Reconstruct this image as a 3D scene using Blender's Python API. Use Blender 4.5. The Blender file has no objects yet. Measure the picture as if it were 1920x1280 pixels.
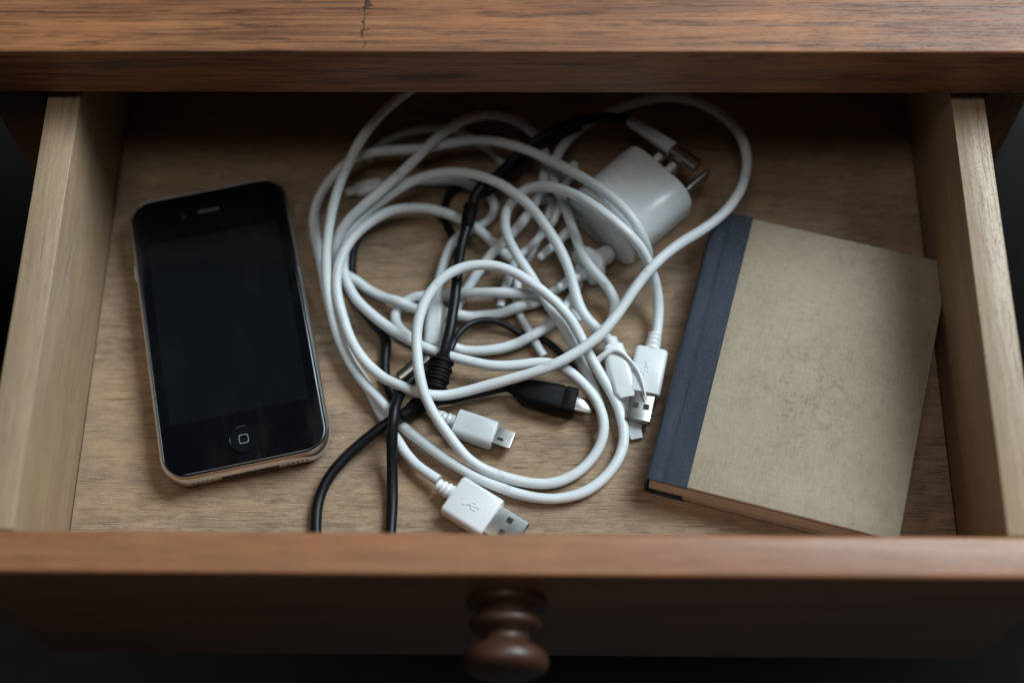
import bpy, bmesh, math, random
from mathutils import Vector, Matrix
MM = 0.001

# ------------------------------------------------------------ scene, camera, light
scene = bpy.context.scene
COL = scene.collection
cam_data = bpy.data.cameras.new("camera")
cam = bpy.data.objects.new("camera", cam_data); COL.objects.link(cam)
cam.matrix_world = Matrix([(0.999827, -0.004395, 0.018062, 0.168157), (0.011706, 0.903642, -0.428129, -0.156012), (-0.014440, 0.428267, 0.903537, 0.527964), (0, 0, 0, 1)])
cam_data.sensor_width = 36; cam_data.lens = 54.495
cam_data.clip_start = 0.01; cam_data.clip_end = 30
cam_data.dof.use_dof = True
cam_data.dof.focus_distance = 0.556
cam_data.dof.aperture_fstop = 2.9
cam_data.dof.aperture_blades = 7
scene.camera = cam
scene.render.engine = 'CYCLES'
scene.view_settings.view_transform = 'Standard'
scene.view_settings.look = 'None'
scene.view_settings.exposure = 0
scene.view_settings.gamma = 1

world = bpy.data.worlds.new("World"); scene.world = world; world.use_nodes = True
bg = world.node_tree.nodes["Background"]
bg.inputs[0].default_value = (0.62, 0.78, 1.0, 1); bg.inputs[1].default_value = 0.010

def area_light(name, pos, target, size, size_y, power, color):
    d = bpy.data.lights.new(name, 'AREA'); d.shape = 'RECTANGLE'
    d.size = size; d.size_y = size_y; d.energy = power; d.color = color
    o = bpy.data.objects.new(name, d); COL.objects.link(o)
    p = Vector(pos); o.location = p
    o.rotation_euler = (Vector(target) - p).to_track_quat('-Z', 'Y').to_euler()
    return o
# big soft window, high on the right and a little behind the cabinet
area_light("window_light", (1.3, 0.9, 1.6), (0.16, 0.1, 0.0), 1.15, 1.0, 60, (0.80, 0.93, 1.0))
# soft overhead bounce from the ceiling
area_light("ceiling_bounce", (0.0, -0.2, 2.3), (0.16, 0.1, 0.0), 1.0, 0.6, 6.5, (1.0, 0.93, 0.86))

# ------------------------------------------------------------ object helpers
def link(o, parent=None):
    COL.objects.link(o)
    if parent is not None: o.parent = parent
    return o
def mesh_obj(name, bm, mat, parent=None, smooth=True, inv=None):
    me = bpy.data.meshes.new(name)
    bmesh.ops.recalc_face_normals(bm, faces=bm.faces)
    if smooth:
        for f in bm.faces: f.smooth = True
        for e in bm.edges:
            if len(e.link_faces) == 2 and e.calc_face_angle(0) > 0.7: e.smooth = False
    bm.to_mesh(me); bm.free()
    me.materials.append(mat)
    o = bpy.data.objects.new(name, me)
    return link(o, parent)
def thing(name, label, cat, loc=(0, 0, 0), rz=0.0, group=None):
    o = bpy.data.objects.new(name, None); link(o)
    o.empty_display_size = 0.01
    o.location = Vector(loc) * MM; o.rotation_euler = (0, 0, rz)
    o['label'] = label; o['category'] = cat
    if group: o['group'] = group
    return o
def box(lo, hi, bevel=0.0, seg=2, cuts=None):
    bm = bmesh.new()
    bmesh.ops.create_cube(bm, size=1)
    for v in bm.verts:
        for k in range(3):
            v.co[k] = (lo[k] if v.co[k] < 0 else hi[k]) * MM
    if bevel:
        bmesh.ops.bevel(bm, geom=bm.edges[:], offset=bevel * MM, segments=seg, profile=0.5, affect='EDGES')
    return bm
def rrect(w, h, r, n=8):
    """outline of a rounded rectangle, centred, mm"""
    pts = []
    r = min(r, w / 2 - 1e-3, h / 2 - 1e-3)
    for (cx, cy, a0) in ((w/2-r, h/2-r, 0), (-w/2+r, h/2-r, 90), (-w/2+r, -h/2+r, 180), (w/2-r, -h/2+r, 270)):
        for k in range(n + 1):
            a = math.radians(a0 + 90 * k / n)
            pts.append((cx + r * math.cos(a), cy + r * math.sin(a)))
    return pts
def loft(rings, cap0=True, cap1=True, M=None):
    """rings: list of lists of 3d points in mm (all same count)"""
    bm = bmesh.new(); prev = None; first = None
    for R_ in rings:
        vs = [bm.verts.new(((M @ Vector(p)) if M else Vector(p)) * MM) for p in R_]
        if prev:
            n = len(vs)
            for i in range(n):
                bm.faces.new((prev[i], prev[(i+1) % n], vs[(i+1) % n], vs[i]))
        else: first = vs
        prev = vs
    if cap0: bm.faces.new(first[::-1])
    if cap1: bm.faces.new(prev)
    return bm
def lathe(profile, seg=40, M=None, caps=True):
    """profile: (axial x, radius) pairs, turned about local X"""
    rings = []
    for (x, r) in profile:
        rings.append([(x, r * math.cos(2*math.pi*k/seg), r * math.sin(2*math.pi*k/seg)) for k in range(seg)])
    return loft(rings, caps, caps, M)
def catmull(P, n):
    P = [Vector(p) for p in P]
    P = [2*P[0]-P[1]] + P + [2*P[-1]-P[-2]]
    out = []
    for i in range(1, len(P) - 2):
        a, b, c_, d = P[i-1:i+3]
        for k in range(n):
            t = k / n
            out.append(0.5 * ((2*b) + (c_-a)*t + (2*a-5*b+4*c_-d)*t*t + (3*b-a-3*c_+d)*t*t*t))
    out.append(P[-2]); return out
def tube(P, r, n=2, seg=16, rfun=None):
    Q = catmull(P, n); bm = bmesh.new(); prev = None
    T0 = (Q[1]-Q[0]).normalized(); N = T0.orthogonal().normalized()
    L = len(Q)
    for i, q in enumerate(Q):
        T = (Q[min(i+1, L-1)] - Q[max(i-1, 0)]).normalized()
        N = (N - T * N.dot(T)).normalized(); B = T.cross(N)
        rr = r if rfun is None else rfun(i / (L-1)) * r
        vs = [bm.verts.new((q + (N*math.cos(2*math.pi*k/seg) + B*math.sin(2*math.pi*k/seg))*rr) * MM) for k in range(seg)]
        if prev:
            for k in range(seg): bm.faces.new((prev[k], prev[(k+1) % seg], vs[(k+1) % seg], vs[k]))
        else: bm.faces.new(vs[::-1])
        prev = vs
    bm.faces.new(prev); return bm
def frame(origin, direction, up=(0, 0, 1)):
    """matrix (mm) whose X runs along direction, Z as near up as it can be"""
    X = Vector(direction).normalized(); Z = Vector(up); Z = (Z - X*Z.dot(X)).normalized(); Y = Z.cross(X)
    M = Matrix((X, Y, Z)).transposed().to_4x4(); M.translation = Vector(origin); return M
def plug_loft(M, stations, r_corner=None, n=5):
    """stations: (x, width, height, corner)"""
    return loft([[(x, y, z) for (y, z) in rrect(w, h, rc, n)] for (x, w, h, rc) in stations], M=M)

# ------------------------------------------------------------ materials
class NT:
    def __init__(s, name):
        s.m = bpy.data.materials.new(name); s.m.use_nodes = True
        s.t = s.m.node_tree; s.b = s.t.nodes["Principled BSDF"]
    def n(s, typ, **kw):
        nd = s.t.nodes.new(typ)
        for k, v in kw.items():
            if k.startswith('i_'):
                key = k[2:]; key = int(key) if key.isdigit() else key.replace('_', ' ')
                nd.inputs[key].default_value = v
            else: setattr(nd, k, v)
        return nd
    def l(s, a, b): s.t.links.new(a, b)
    def coord(s, scale, rot=(0, 0, 0), loc=(0, 0, 0)):
        tc = s.n('ShaderNodeTexCoord'); mp = s.n('ShaderNodeMapping')
        mp.inputs['Scale'].default_value = scale; mp.inputs['Rotation'].default_value = rot; mp.inputs['Location'].default_value = loc
        s.l(tc.outputs['Object'], mp.inputs['Vector']); return mp.outputs[0]
    def noise(s, vec, scale, detail=6, rough=0.6, dist=0.0):
        nd = s.n('ShaderNodeTexNoise'); nd.inputs['Scale'].default_value = scale; nd.inputs['Detail'].default_value = detail
        nd.inputs['Roughness'].default_value = rough; nd.inputs['Distortion'].default_value = dist
        s.l(vec, nd.inputs['Vector']); return nd.outputs['Fac']
    def ramp(s, fac, stops):
        r = s.n('ShaderNodeValToRGB'); e = r.color_ramp.elements
        while len(e) < len(stops): e.new(0.5)
        for k, (p, c) in enumerate(stops):
            e[k].position = p; e[k].color = (c, c, c, 1) if isinstance(c, (int, float)) else (*c, 1)
        s.l(fac, r.inputs[0]); return r.outputs[0]
    def mix(s, fac, a, b, typ='MIX'):
        m = s.n('ShaderNodeMix', data_type='RGBA', blend_type=typ)
        for sock, v in ((0, fac), (6, a), (7, b)):
            if isinstance(v, (int, float)): m.inputs[sock].default_value = v
            elif isinstance(v, tuple): m.inputs[sock].default_value = (*v, 1)
            else: s.l(v, m.inputs[sock])
        return m.outputs[2]
    def math(s, op, a, b=0.0):
        m = s.n('ShaderNodeMath', operation=op)
        for k, v in ((0, a), (1, b)):
            if isinstance(v, (int, float)): m.inputs[k].default_value = v
            else: s.l(v, m.inputs[k])
        return m.outputs[0]
    def bump(s, h, dist, strength=1.0, normal=None):
        b = s.n('ShaderNodeBump'); b.inputs['Distance'].default_value = dist; b.inputs['Strength'].default_value = strength
        s.l(h, b.inputs['Height'])
        if normal is not None: s.l(normal, b.inputs['Normal'])
        s.l(b.outputs[0], s.b.inputs['Normal']); return b.outputs[0]

def wood(name, light, mid, dark, axis='X', rough=(0.42, 0.6), pores=0.6, seed=0.0, streak=0.5, patch=0.35, spec=0.4, coat=0.0, scratches=False, mark=None, st_=0.055):
    k = NT(name)
    st = {'X': (st_, 1, 1), 'Y': (1, st_, 1), 'Z': (1, 1, st_)}[axis]
    v = k.coord(st, loc=(seed, seed*1.7, seed*0.6))
    vf = k.coord(tuple(0.02 if a < 1 else 1 for a in st), loc=(seed*2, seed, seed))
    vm = k.coord(tuple(0.25 if a < 1 else 1 for a in st), loc=(seed, seed, seed))
    g1 = k.noise(v, 150, 5, 0.6, 0.9)        # growth bands
    g2 = k.noise(v, 620, 6, 0.7, 0.4)        # fine grain
    pr = k.noise(vf, 2600, 3, 0.75)          # pores, thin and long
    pr2 = k.noise(vm, 1900, 4, 0.8)          # short pores
    pt = k.noise(vm, 28, 4, 0.6)             # slow patches
    c = k.mix(k.ramp(g1, [(0.34, 0.0), (0.66, 1.0)]), mid, light)
    c = k.mix(k.math('MULTIPLY', k.ramp(g2, [(0.35, 1.0), (0.56, 0.0)]), streak), c, dark)
    c = k.mix(k.math('MULTIPLY', k.ramp(pt, [(0.38, 1.0), (0.62, 0.0)]), patch), c, mid)
    pm = k.math('MULTIPLY', k.math('MAXIMUM', k.ramp(pr, [(0.33, 1.0), (0.45, 0.0)]), k.ramp(pr2, [(0.3, 1.0), (0.42, 0.0)])), pores)
    c = k.mix(pm, c, dark)
    h = k.math('SUBTRACT', k.math('MULTIPLY', g2, 0.4), k.math('MULTIPLY', pm, 0.8))
    fl_ = k.noise(k.coord(tuple(0.3 if a < 1 else 1 for a in st), loc=(seed, 7, 1)), 3600, 3, 0.8)
    c = k.mix(k.math('MULTIPLY', k.ramp(fl_, [(0.36, 1.0), (0.5, 0.0)]), pores * 0.55), c, tuple(0.6*a + 0.4*b for a, b in zip(dark, mid)))
    warm = k.noise(k.coord(tuple(0.35 if a < 1 else 1 for a in st), loc=(seed+9, 1, 1)), 44, 4, 0.6)
    c = k.mix(k.math('MULTIPLY', k.ramp(warm, [(0.5, 0.0), (0.66, 1.0)]), 0.45), c, (min(1, light[0]*1.12), light[1]*1.02, light[2]*0.86))
    if scratches:
        w1 = k.noise(k.coord(tuple(0.12 if a < 1 else 1 for a in st), loc=(3.1, 1, 2)), 420, 8, 0.75)
        w2 = k.noise(k.coord((1, 1, 1), loc=(1.1, 4, 2)), 26, 3, 0.6)
        wm = k.math('MULTIPLY', k.ramp(w1, [(0.62, 0.0), (0.72, 1.0)]), k.ramp(w2, [(0.45, 0.0), (0.62, 1.0)]))
        c = k.mix(k.math('MULTIPLY', wm, 0.4), c, tuple(min(1, x*1.9+0.05) for x in light))
        d1 = k.noise(k.coord(tuple(0.10 if a < 1 else 1 for a in st), loc=(8.1, 3, 2)), 230, 7, 0.7)
        c = k.mix(k.math('MULTIPLY', k.ramp(d1, [(0.54, 0.0), (0.66, 1.0)]), 0.75), c, dark)
    if mark:
        # old split knot: a thin wandering dark crack with blotches
        tc = k.n('ShaderNodeTexCoord'); sp = k.n('ShaderNodeSeparateXYZ'); k.l(tc.outputs['Object'], sp.inputs[0])
        wob = k.noise(k.coord((1, 1, 1)), 260, 4, 0.7)
        dx = k.math('ABSOLUTE', k.math('ADD', k.math('SUBTRACT', sp.outputs[0], mark[0]), k.math('MULTIPLY', k.math('SUBTRACT', wob, 0.5), 0.007)))
        lim = k.math('ADD', 0.00018, k.math('MULTIPLY', k.ramp(k.noise(k.coord((1, 1, 1), loc=(5, 5, 5)), 420, 3, 0.6), [(0.56, 0.0), (0.76, 1.0)]), 0.004))
        on = k.math('LESS_THAN', dx, lim)
        yy = k.math('MULTIPLY', k.math('GREATER_THAN', sp.outputs[1], mark[1]), k.math('LESS_THAN', sp.outputs[1], mark[2]))
        mk = k.math('MULTIPLY', on, yy)
        c = k.mix(k.math('MULTIPLY', mk, 0.85), c, (0.012, 0.008, 0.006))
    k.l(c, k.b.inputs['Base Color'])
    rr = k.n('ShaderNodeMapRange'); rr.inputs['To Min'].default_value = rough[0]; rr.inputs['To Max'].default_value = rough[1]
    k.l(pt if not scratches else g2, rr.inputs[0]); k.l(rr.outputs[0], k.b.inputs['Roughness'])
    k.b.inputs['Specular IOR Level'].default_value = spec
    k.b.inputs['Coat Weight'].default_value = coat; k.b.inputs['Coat Roughness'].default_value = 0.25
    k.bump(h, 0.00012, 0.8)
    return k.m
def plain(name, col, rough=0.4, metal=0.0, spec=0.5, mott=0.06, bump=0.0, bscale=900, coat=0.0, sss=0.0, dirt=0.0):
    k = NT(name)
    v = k.coord((1, 1, 1))
    nz = k.noise(v, 60, 5, 0.65)
    lo = tuple(x*(1-mott*2) for x in col); c = k.mix(k.ramp(nz, [(0.35, 0.0), (0.65, 1.0)]), lo, col)
    if dirt:
        d = k.noise(v, 190, 6, 0.7)
        c = k.mix(k.math('MULTIPLY', k.ramp(d, [(0.58, 0.0), (0.75, 1.0)]), dirt), c, (0.16, 0.13, 0.10))
    k.l(c, k.b.inputs['Base Color'])
    rr = k.n('ShaderNodeMapRange'); rr.inputs['To Min'].default_value = rough*0.8; rr.inputs['To Max'].default_value = rough*1.2
    k.l(k.noise(v, 240, 4, 0.6), rr.inputs[0]); k.l(rr.outputs[0], k.b.inputs['Roughness'])
    k.b.inputs['Metallic'].default_value = metal; k.b.inputs['Specular IOR Level'].default_value = spec
    k.b.inputs['Coat Weight'].default_value = coat
    if sss:
        k.b.inputs['Subsurface Weight'].default_value = sss; k.b.inputs['Subsurface Radius'].default_value = (1, 0.9, 0.8); k.b.inputs['Subsurface Scale'].default_value = 0.001
    if bump: k.bump(k.noise(v, bscale, 4, 0.6), bump)
    return k.m
def cloth(name, base, worn, thread=0.25, grain=False, wear=0.4, seed=0, spot=None):
    k = NT(name)
    v = k.coord((1, 1, 1), loc=(seed, seed, 0))
    vx = k.coord((0.12, 1, 1), loc=(seed, 2, 1)); vy = k.coord((1, 0.10, 1), loc=(1, seed, 3))
    tx = k.noise(vx, 2100, 3, 0.7); ty = k.noise(vy, 2100, 3, 0.7)
    th = k.math('MULTIPLY', k.math('ADD', tx, ty), 0.5)
    c = k.mix(k.math('MULTIPLY', k.ramp(th, [(0.38, 1.0), (0.6, 0.0)]), thread), base, tuple(x*0.45 for x in base))
    lp = k.noise(v, 34, 5, 0.65)
    c = k.mix(k.math('MULTIPLY', k.ramp(lp, [(0.4, 0.0), (0.68, 1.0)]), 0.4), c, worn)
    w = k.noise(k.coord((1, 1, 1), loc=(seed+4, 0, 0)), 260 if not grain else 1000, 8, 0.8)
    area = k.ramp(k.noise(v, 22, 3, 0.5), [(0.46, 0.0), (0.64, 1.0)])
    if spot:
        # handled patch: the cloth is rubbed and dirty round one place
        tc = k.n('ShaderNodeTexCoord'); vm_ = k.n('ShaderNodeVectorMath', operation='DISTANCE'); vm_.inputs[1].default_value = spot
        k.l(tc.outputs['Object'], vm_.inputs[0])
        mr = k.n('ShaderNodeMapRange'); mr.inputs['From Min'].default_value = 0.036; mr.inputs['From Max'].default_value = 0.008
        k.l(vm_.outputs['Value'], mr.inputs[0]); area = k.math('MAXIMUM', k.math('MULTIPLY', area, 0.5), mr.outputs[0])
    wm = k.math('MULTIPLY', k.ramp(w, [(0.5, 0.0), (0.66, 1.0)]) if spot else k.ramp(w, [(0.52, 0.0), (0.64, 1.0)]), area)
    c = k.mix(k.math('MULTIPLY', wm, wear), c, tuple(x*0.3 for x in base) if not grain else (0.13, 0.15, 0.18))
    k.l(c, k.b.inputs['Base Color']); k.b.inputs['Roughness'].default_value = 0.75 if not grain else 0.5
    k.b.inputs['Specular IOR Level'].default_value = 0.25 if not grain else 0.4
    k.bump(k.math('ADD', th, k.math('MULTIPLY', w, 0.5 if not grain else 1.2)), 0.00015 if not grain else 0.0004)
    return k.m

M_TOP   = wood("cabinet_top_wood", (0.49, 0.215, 0.09), (0.27, 0.103, 0.043), (0.045, 0.016, 0.008), 'X', (0.38, 0.6), 0.6, 0.3, 0.75, 0.6, 0.5, 0.06, scratches=True, st_=0.03, mark=(0.1065, 0.1655, 0.1865))
M_FRONT = wood("drawer_front_wood", (0.43, 0.195, 0.09), (0.31, 0.125, 0.057), (0.12, 0.05, 0.022), 'X', (0.38, 0.5), 0.4, 1.3, 0.4, 0.4, 0.5, 0.15)
M_POST  = wood("cabinet_post_wood", (0.25, 0.11, 0.055), (0.17, 0.07, 0.033), (0.06, 0.022, 0.012), 'Z', (0.4, 0.55), 0.4, 2.3, 0.4, 0.4)
M_SIDE  = wood("pale_side_wood", (0.49, 0.355, 0.225), (0.39, 0.275, 0.17), (0.24, 0.135, 0.075), 'Y', (0.34, 0.46), 0.7, 3.3, 0.5, 0.35, 0.5)
M_BASE  = wood("drawer_bottom_wood", (0.46, 0.32, 0.21), (0.33, 0.23, 0.15), (0.10, 0.066, 0.044), 'X', (0.5, 0.65), 1.0, 4.3, 0.6, 0.5, 0.25, st_=0.26)
M_KNOB  = wood("knob_wood", (0.085, 0.038, 0.021), (0.062, 0.026, 0.014), (0.04, 0.016, 0.01), 'Y', (0.36, 0.46), 0.3, 5.3, 0.4, 0.4, 0.45, 0.15)
M_FLOOR = plain("dark_room_floor", (0.075, 0.073, 0.068), 0.85, spec=0.15, mott=0.15)
M_WHITE = plain("white_cable_rubber", (0.72, 0.765, 0.775), 0.42, mott=0.03, spec=0.45, dirt=0.45)
M_WPLAS = plain("white_plug_plastic", (0.75, 0.78, 0.79), 0.28, mott=0.02, spec=0.5, dirt=0.08)
M_WDUST = plain("grey_white_plug_plastic", (0.55, 0.58, 0.59), 0.35, mott=0.05, dirt=0.2)
M_BLACK = plain("black_cable_rubber", (0.005, 0.006, 0.008), 0.42, mott=0.1, spec=0.3)
M_BPLAS = plain("black_plug_plastic", (0.005, 0.005, 0.006), 0.6, spec=0.12, bump=0.0001)
M_STEEL = plain("plug_steel", (0.42, 0.41, 0.39), 0.3, metal=1.0, mott=0.05)
M_CHROME= plain("phone_steel_rim", (0.80, 0.82, 0.85), 0.22, metal=1.0, mott=0.03)
M_GLASS = plain("phone_front_glass", (0.0035, 0.004, 0.005), 0.06, mott=0.0, spec=0.5)
def smudge(m):
    nt = m.node_tree; b = nt.nodes["Principled BSDF"]
    tc = nt.nodes.new('ShaderNodeTexCoord'); mp = nt.nodes.new('ShaderNodeMapping'); mp.inputs['Rotation'].default_value = (0, 0, 0.7); mp.inputs['Scale'].default_value = (1, 0.35, 1)
    nz = nt.nodes.new('ShaderNodeTexNoise'); nz.inputs['Scale'].default_value = 55; nz.inputs['Detail'].default_value = 7; nz.inputs['Roughness'].default_value = 0.7
    mr = nt.nodes.new('ShaderNodeMapRange'); mr.inputs['From Min'].default_value = 0.42; mr.inputs['From Max'].default_value = 0.66; mr.inputs['To Min'].default_value = 0.05; mr.inputs['To Max'].default_value = 0.28
    nt.links.new(tc.outputs['Object'], mp.inputs[0]); nt.links.new(mp.outputs[0], nz.inputs['Vector']); nt.links.new(nz.outputs['Fac'], mr.inputs[0]); nt.links.new(mr.outputs[0], b.inputs['Roughness'])
smudge(M_GLASS)
M_LCD   = plain("phone_dark_screen", (0.0062, 0.0072, 0.009), 0.08, mott=0.0, spec=0.55)
smudge(M_LCD)
M_PBACK = plain("phone_black_back", (0.01, 0.01, 0.01), 0.2)
M_GREY  = plain("grey_icon_print", (0.26, 0.27, 0.28), 0.4)
M_DARK  = plain("dark_hole", (0.01, 0.01, 0.01), 0.6)
M_MESH  = plain("earpiece_mesh", (0.13, 0.125, 0.12), 0.4, metal=0.6)
M_PAGES = NT("page_edges")
_k = M_PAGES; _v = _k.coord((1, 1, 1)); _s = _k.noise(_k.coord((0.015, 0.015, 1)), 4200, 2, 0.6)
_k.l(_k.mix(_k.ramp(_s, [(0.4, 0.0), (0.6, 1.0)]), (0.46, 0.39, 0.32), (0.88, 0.80, 0.71)), _k.b.inputs['Base Color'])
_k.b.inputs['Roughness'].default_value = 0.8; _k.bump(_s, 0.0001); M_PAGES = _k.m
M_LINEN = cloth("tan_book_cloth", (0.395, 0.32, 0.225), (0.445, 0.375, 0.28), 0.5, wear=0.6, spot=(0.046, 0.047, 0.014))
M_NAVY  = cloth("navy_spine_cloth", (0.026, 0.036, 0.058), (0.055, 0.07, 0.098), 0.8, grain=True, wear=0.75, seed=3)

# ------------------------------------------------------------ the setting
fl = mesh_obj("floor", box((-3000, -3000, -560), (3000, 3000, -550)), M_FLOOR, smooth=False)
fl['kind'] = 'structure'

# ------------------------------------------------------------ cabinet
W = 316.3; H = 57.0
cab = thing("wooden_desk", "old reddish-brown wooden desk whose worn top, extended out of view to shade the floor, overhangs the open drawer", "desk", (W/2, 170, -550))
def cpart(name, bm, mat):
    o = mesh_obj(name, bm, mat, cab); o.matrix_parent_inverse = Matrix.Translation(-cab.location); return o
cpart("extended_tabletop", box((-440, 163.9, 61.5), (880, 740, 86.6), 0.9, 3), M_TOP)  # top carried far out of view, extra reach added to shade the floor
for (x0, x1) in ((-37, -15.8), (331.2, 346.4)):
    cpart("post", box((x0, 170, -549), (x1, 192, 61.4), 0.8), M_POST)
    cpart("side_panel", box((x0 + 3, 192.1, -480), (x1 - 3, 520, 61.4), 0.3), M_POST)
cpart("back_panel", box((-34, 520.2, -480), (343.4, 528, 61.4), 0.3), M_POST)

# ------------------------------------------------------------ drawer
dr = thing("open_drawer", "pulled-out drawer with pale sides and reddish front, full of cables", "drawer", (W/2, 0, -6))
def dpart(name, bm, mat, parent=None):
    o = mesh_obj(name, bm, mat, parent or dr)
    if parent is None: o.matrix_parent_inverse = Matrix.Translation(-dr.location)
    return o
dpart("bottom_panel", box((0.35, 0.05, -6), (W - 0.35, 330, 0)), M_BASE)
dpart("side_board", box((-12.2, 0.05, -8), (0, 340, H - 0.2), 0.7, 2), M_SIDE)
dpart("side_board", box((W, 0.05, -8), (W + 12.2, 340, H - 0.2), 0.7, 2), M_SIDE)
dpart("back_board", box((0.05, 330.1, -8), (W - 0.05, 340, H - 4), 0.5), M_SIDE)
dpart("front_panel", box((-15.3, -14.2, -45.6), (W + 15.3, 0, H), 1.6, 4), M_FRONT)
kx, kz = 157.5, 31.8
Mk = frame((kx, -14.2, kz), (0, -1, 0))
prof = [(0, 13.0), (1.5, 13.2), (3.0, 12.6), (4.2, 10.2), (5.2, 9.2), (6.4, 10.2), (7.6, 12.0), (9.0, 12.3), (10.4, 11.6), (11.6, 9.4),
        (12.6, 7.9), (14.0, 7.8), (15.2, 8.6), (16.6, 11.0), (18.2, 13.0), (20.2, 13.9), (22.2, 13.9), (24.2, 12.6), (25.6, 9.8), (26.6, 6), (26.9, 0.5)]
dpart("knob", lathe([tuple(p) for p in catmull([(a, b, 0) for a, b in prof], 3) and [(q.x, max(q.y, .2)) for q in catmull([(a, b, 0) for a, b in prof], 3)]], 56, Mk), M_KNOB)

# ------------------------------------------------------------ smartphone
def slab(levels, w, h, r, n=14):
    return loft([[(x, y, z) for (x, y) in rrect(w - 2*i, h - 2*i, r - i if r - i > 1 else 1, n)] for (z, i) in levels])
ph = thing("smartphone", "black smartphone with silver rim lying face up on the drawer bottom", "phone", (51.1, 96.5, 0), 0.228)
PW, PH = 61.8, 118.4
def ring_loft(levels, w, h, r, n=14):
    rings = [[(x, y, z) for (x, y) in rrect(w - 2*i, h - 2*i, max(r - i, 1), n)] for (z, i) in levels]
    return loft(rings, False, False)
mesh_obj("back_shell", slab([(0.1, 9), (0.6, 5), (1.6, 2.4), (3.0, 0.9), (4.4, 0.25)], PW, PH, 10), M_PBACK, ph)
mesh_obj("rim", ring_loft([(4.4, 0.25), (5.0, 0.0), (8.6, 0.0), (10.2, 0.25), (10.9, 0.7), (11.25, 1.1), (11.2, 1.45), (10.6, 1.6), (4.4, 1.7)], PW, PH, 10), M_CHROME, ph)
mesh_obj("front_glass", slab([(9.5, 1.62), (10.95, 1.62), (11.12, 1.9), (11.16, 2.4)], PW, PH, 10), M_GLASS, ph)
mesh_obj("screen", slab([(11.165, 0), (11.185, 0)], 50.6, 76.0, 1.1, 3), M_LCD, ph).location = (0, 0.6*MM, 0)
hb = mesh_obj("home_button", lathe([(0, 5.1), (0.03, 5.1), (-0.12, 4.6), (-0.42, 2.4), (-0.5, 0.2)], 48, frame((0, 0, 0), (0, 0, 1), (1, 0, 0))), M_LCD, ph)
# dish of the button is carried by a low ring so it reads as a concave disc
hb.location = (0, -(PH/2 - 11.0)*MM, 11.72*MM)
ic = loft([[(x, y, z) for (x, y) in rrect(w_, w_, 0.8, 4)] for (z, w_) in ((0, 3.5), (0.03, 3.5), (0.03, 3.0), (0, 3.0))], False, False)
mesh_obj("square_icon", ic, M_GREY, hb).location = (0, 0, 0.06*MM)
ep = mesh_obj("earpiece", slab([(11.17, 0), (11.3, 0.1)], 8.6, 1.4, 0.7, 6), M_MESH, ph); ep.location = (0, (PH/2 - 10.2)*MM, 0)
fc = mesh_obj("front_camera", slab([(11.17, 0), (11.22, 0.1)], 2.6, 2.6, 1.3, 6), M_LCD, ph); fc.location = (-9.8*MM, (PH/2 - 10.4)*MM, 0)
mesh_obj("dock_port", box((-10.5, -PH/2 - 0.1, 4.8), (10.5, -PH/2 + 1, 7.2), 0.1, 1), M_DARK, ph)
for s in (-1, 1):
    for q in range(5):
        mesh_obj("grille_hole", box((s*17.2 + (q-2)*1.7 - 0.5, -PH/2 - 0.1, 6.1), (s*17.2 + (q-2)*1.7 + 0.5, -PH/2 + 0.5, 7.2), 0.2, 1), M_DARK, ph)
mesh_obj("side_button", box((-PW/2 - 0.5, 26, 6.2), (-PW/2 + 0.4, 34, 8.2), 0.3, 2), M_CHROME, ph)

# ------------------------------------------------------------ book
bk = thing("old_book", "worn tan cloth-bound book with dark blue spine in the drawer's right side", "book", (207.0, 34.6, 0), -0.262)
BW, BH, BT = 88.0, 112.5, 14.0
def board(z0, z1, x0, x1, lift=0.0, nx=12):
    """cover board, very slightly bowed"""
    bm = bmesh.new(); bmesh.ops.create_grid(bm, x_segments=nx, y_segments=14, size=0.5)
    top = bm.verts[:]
    for v in top:
        x = x0 + (v.co.x + .5) * (x1 - x0); y = (v.co.y + .5) * BH
        v.co = Vector((x, y, z1 + lift * (x / BW) ** 2 + 0.12 * math.sin(y * .09 + x * .05))) * MM
    ret = bmesh.ops.extrude_face_region(bm, geom=bm.faces[:])
    for v in [g for g in ret['geom'] if isinstance(g, bmesh.types.BMVert)]: v.co.z -= (z1 - z0) * MM
    bmesh.ops.recalc_face_normals(bm, faces=bm.faces)
    ed = [e for e in bm.edges if len(e.link_faces) == 2 and e.calc_face_angle(0) > 1.0]
    bmesh.ops.bevel(bm, geom=ed, offset=0.55 * MM, segments=3, profile=0.5, affect='EDGES')
    return bm
fcv = mesh_obj("front_cover", board(11.7, 13.8, 12.6, BW, 0.8), M_LINEN, bk)
bcv = mesh_obj("back_cover", board(0.05, 2.1, 12.6, BW), M_LINEN, bk)
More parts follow.
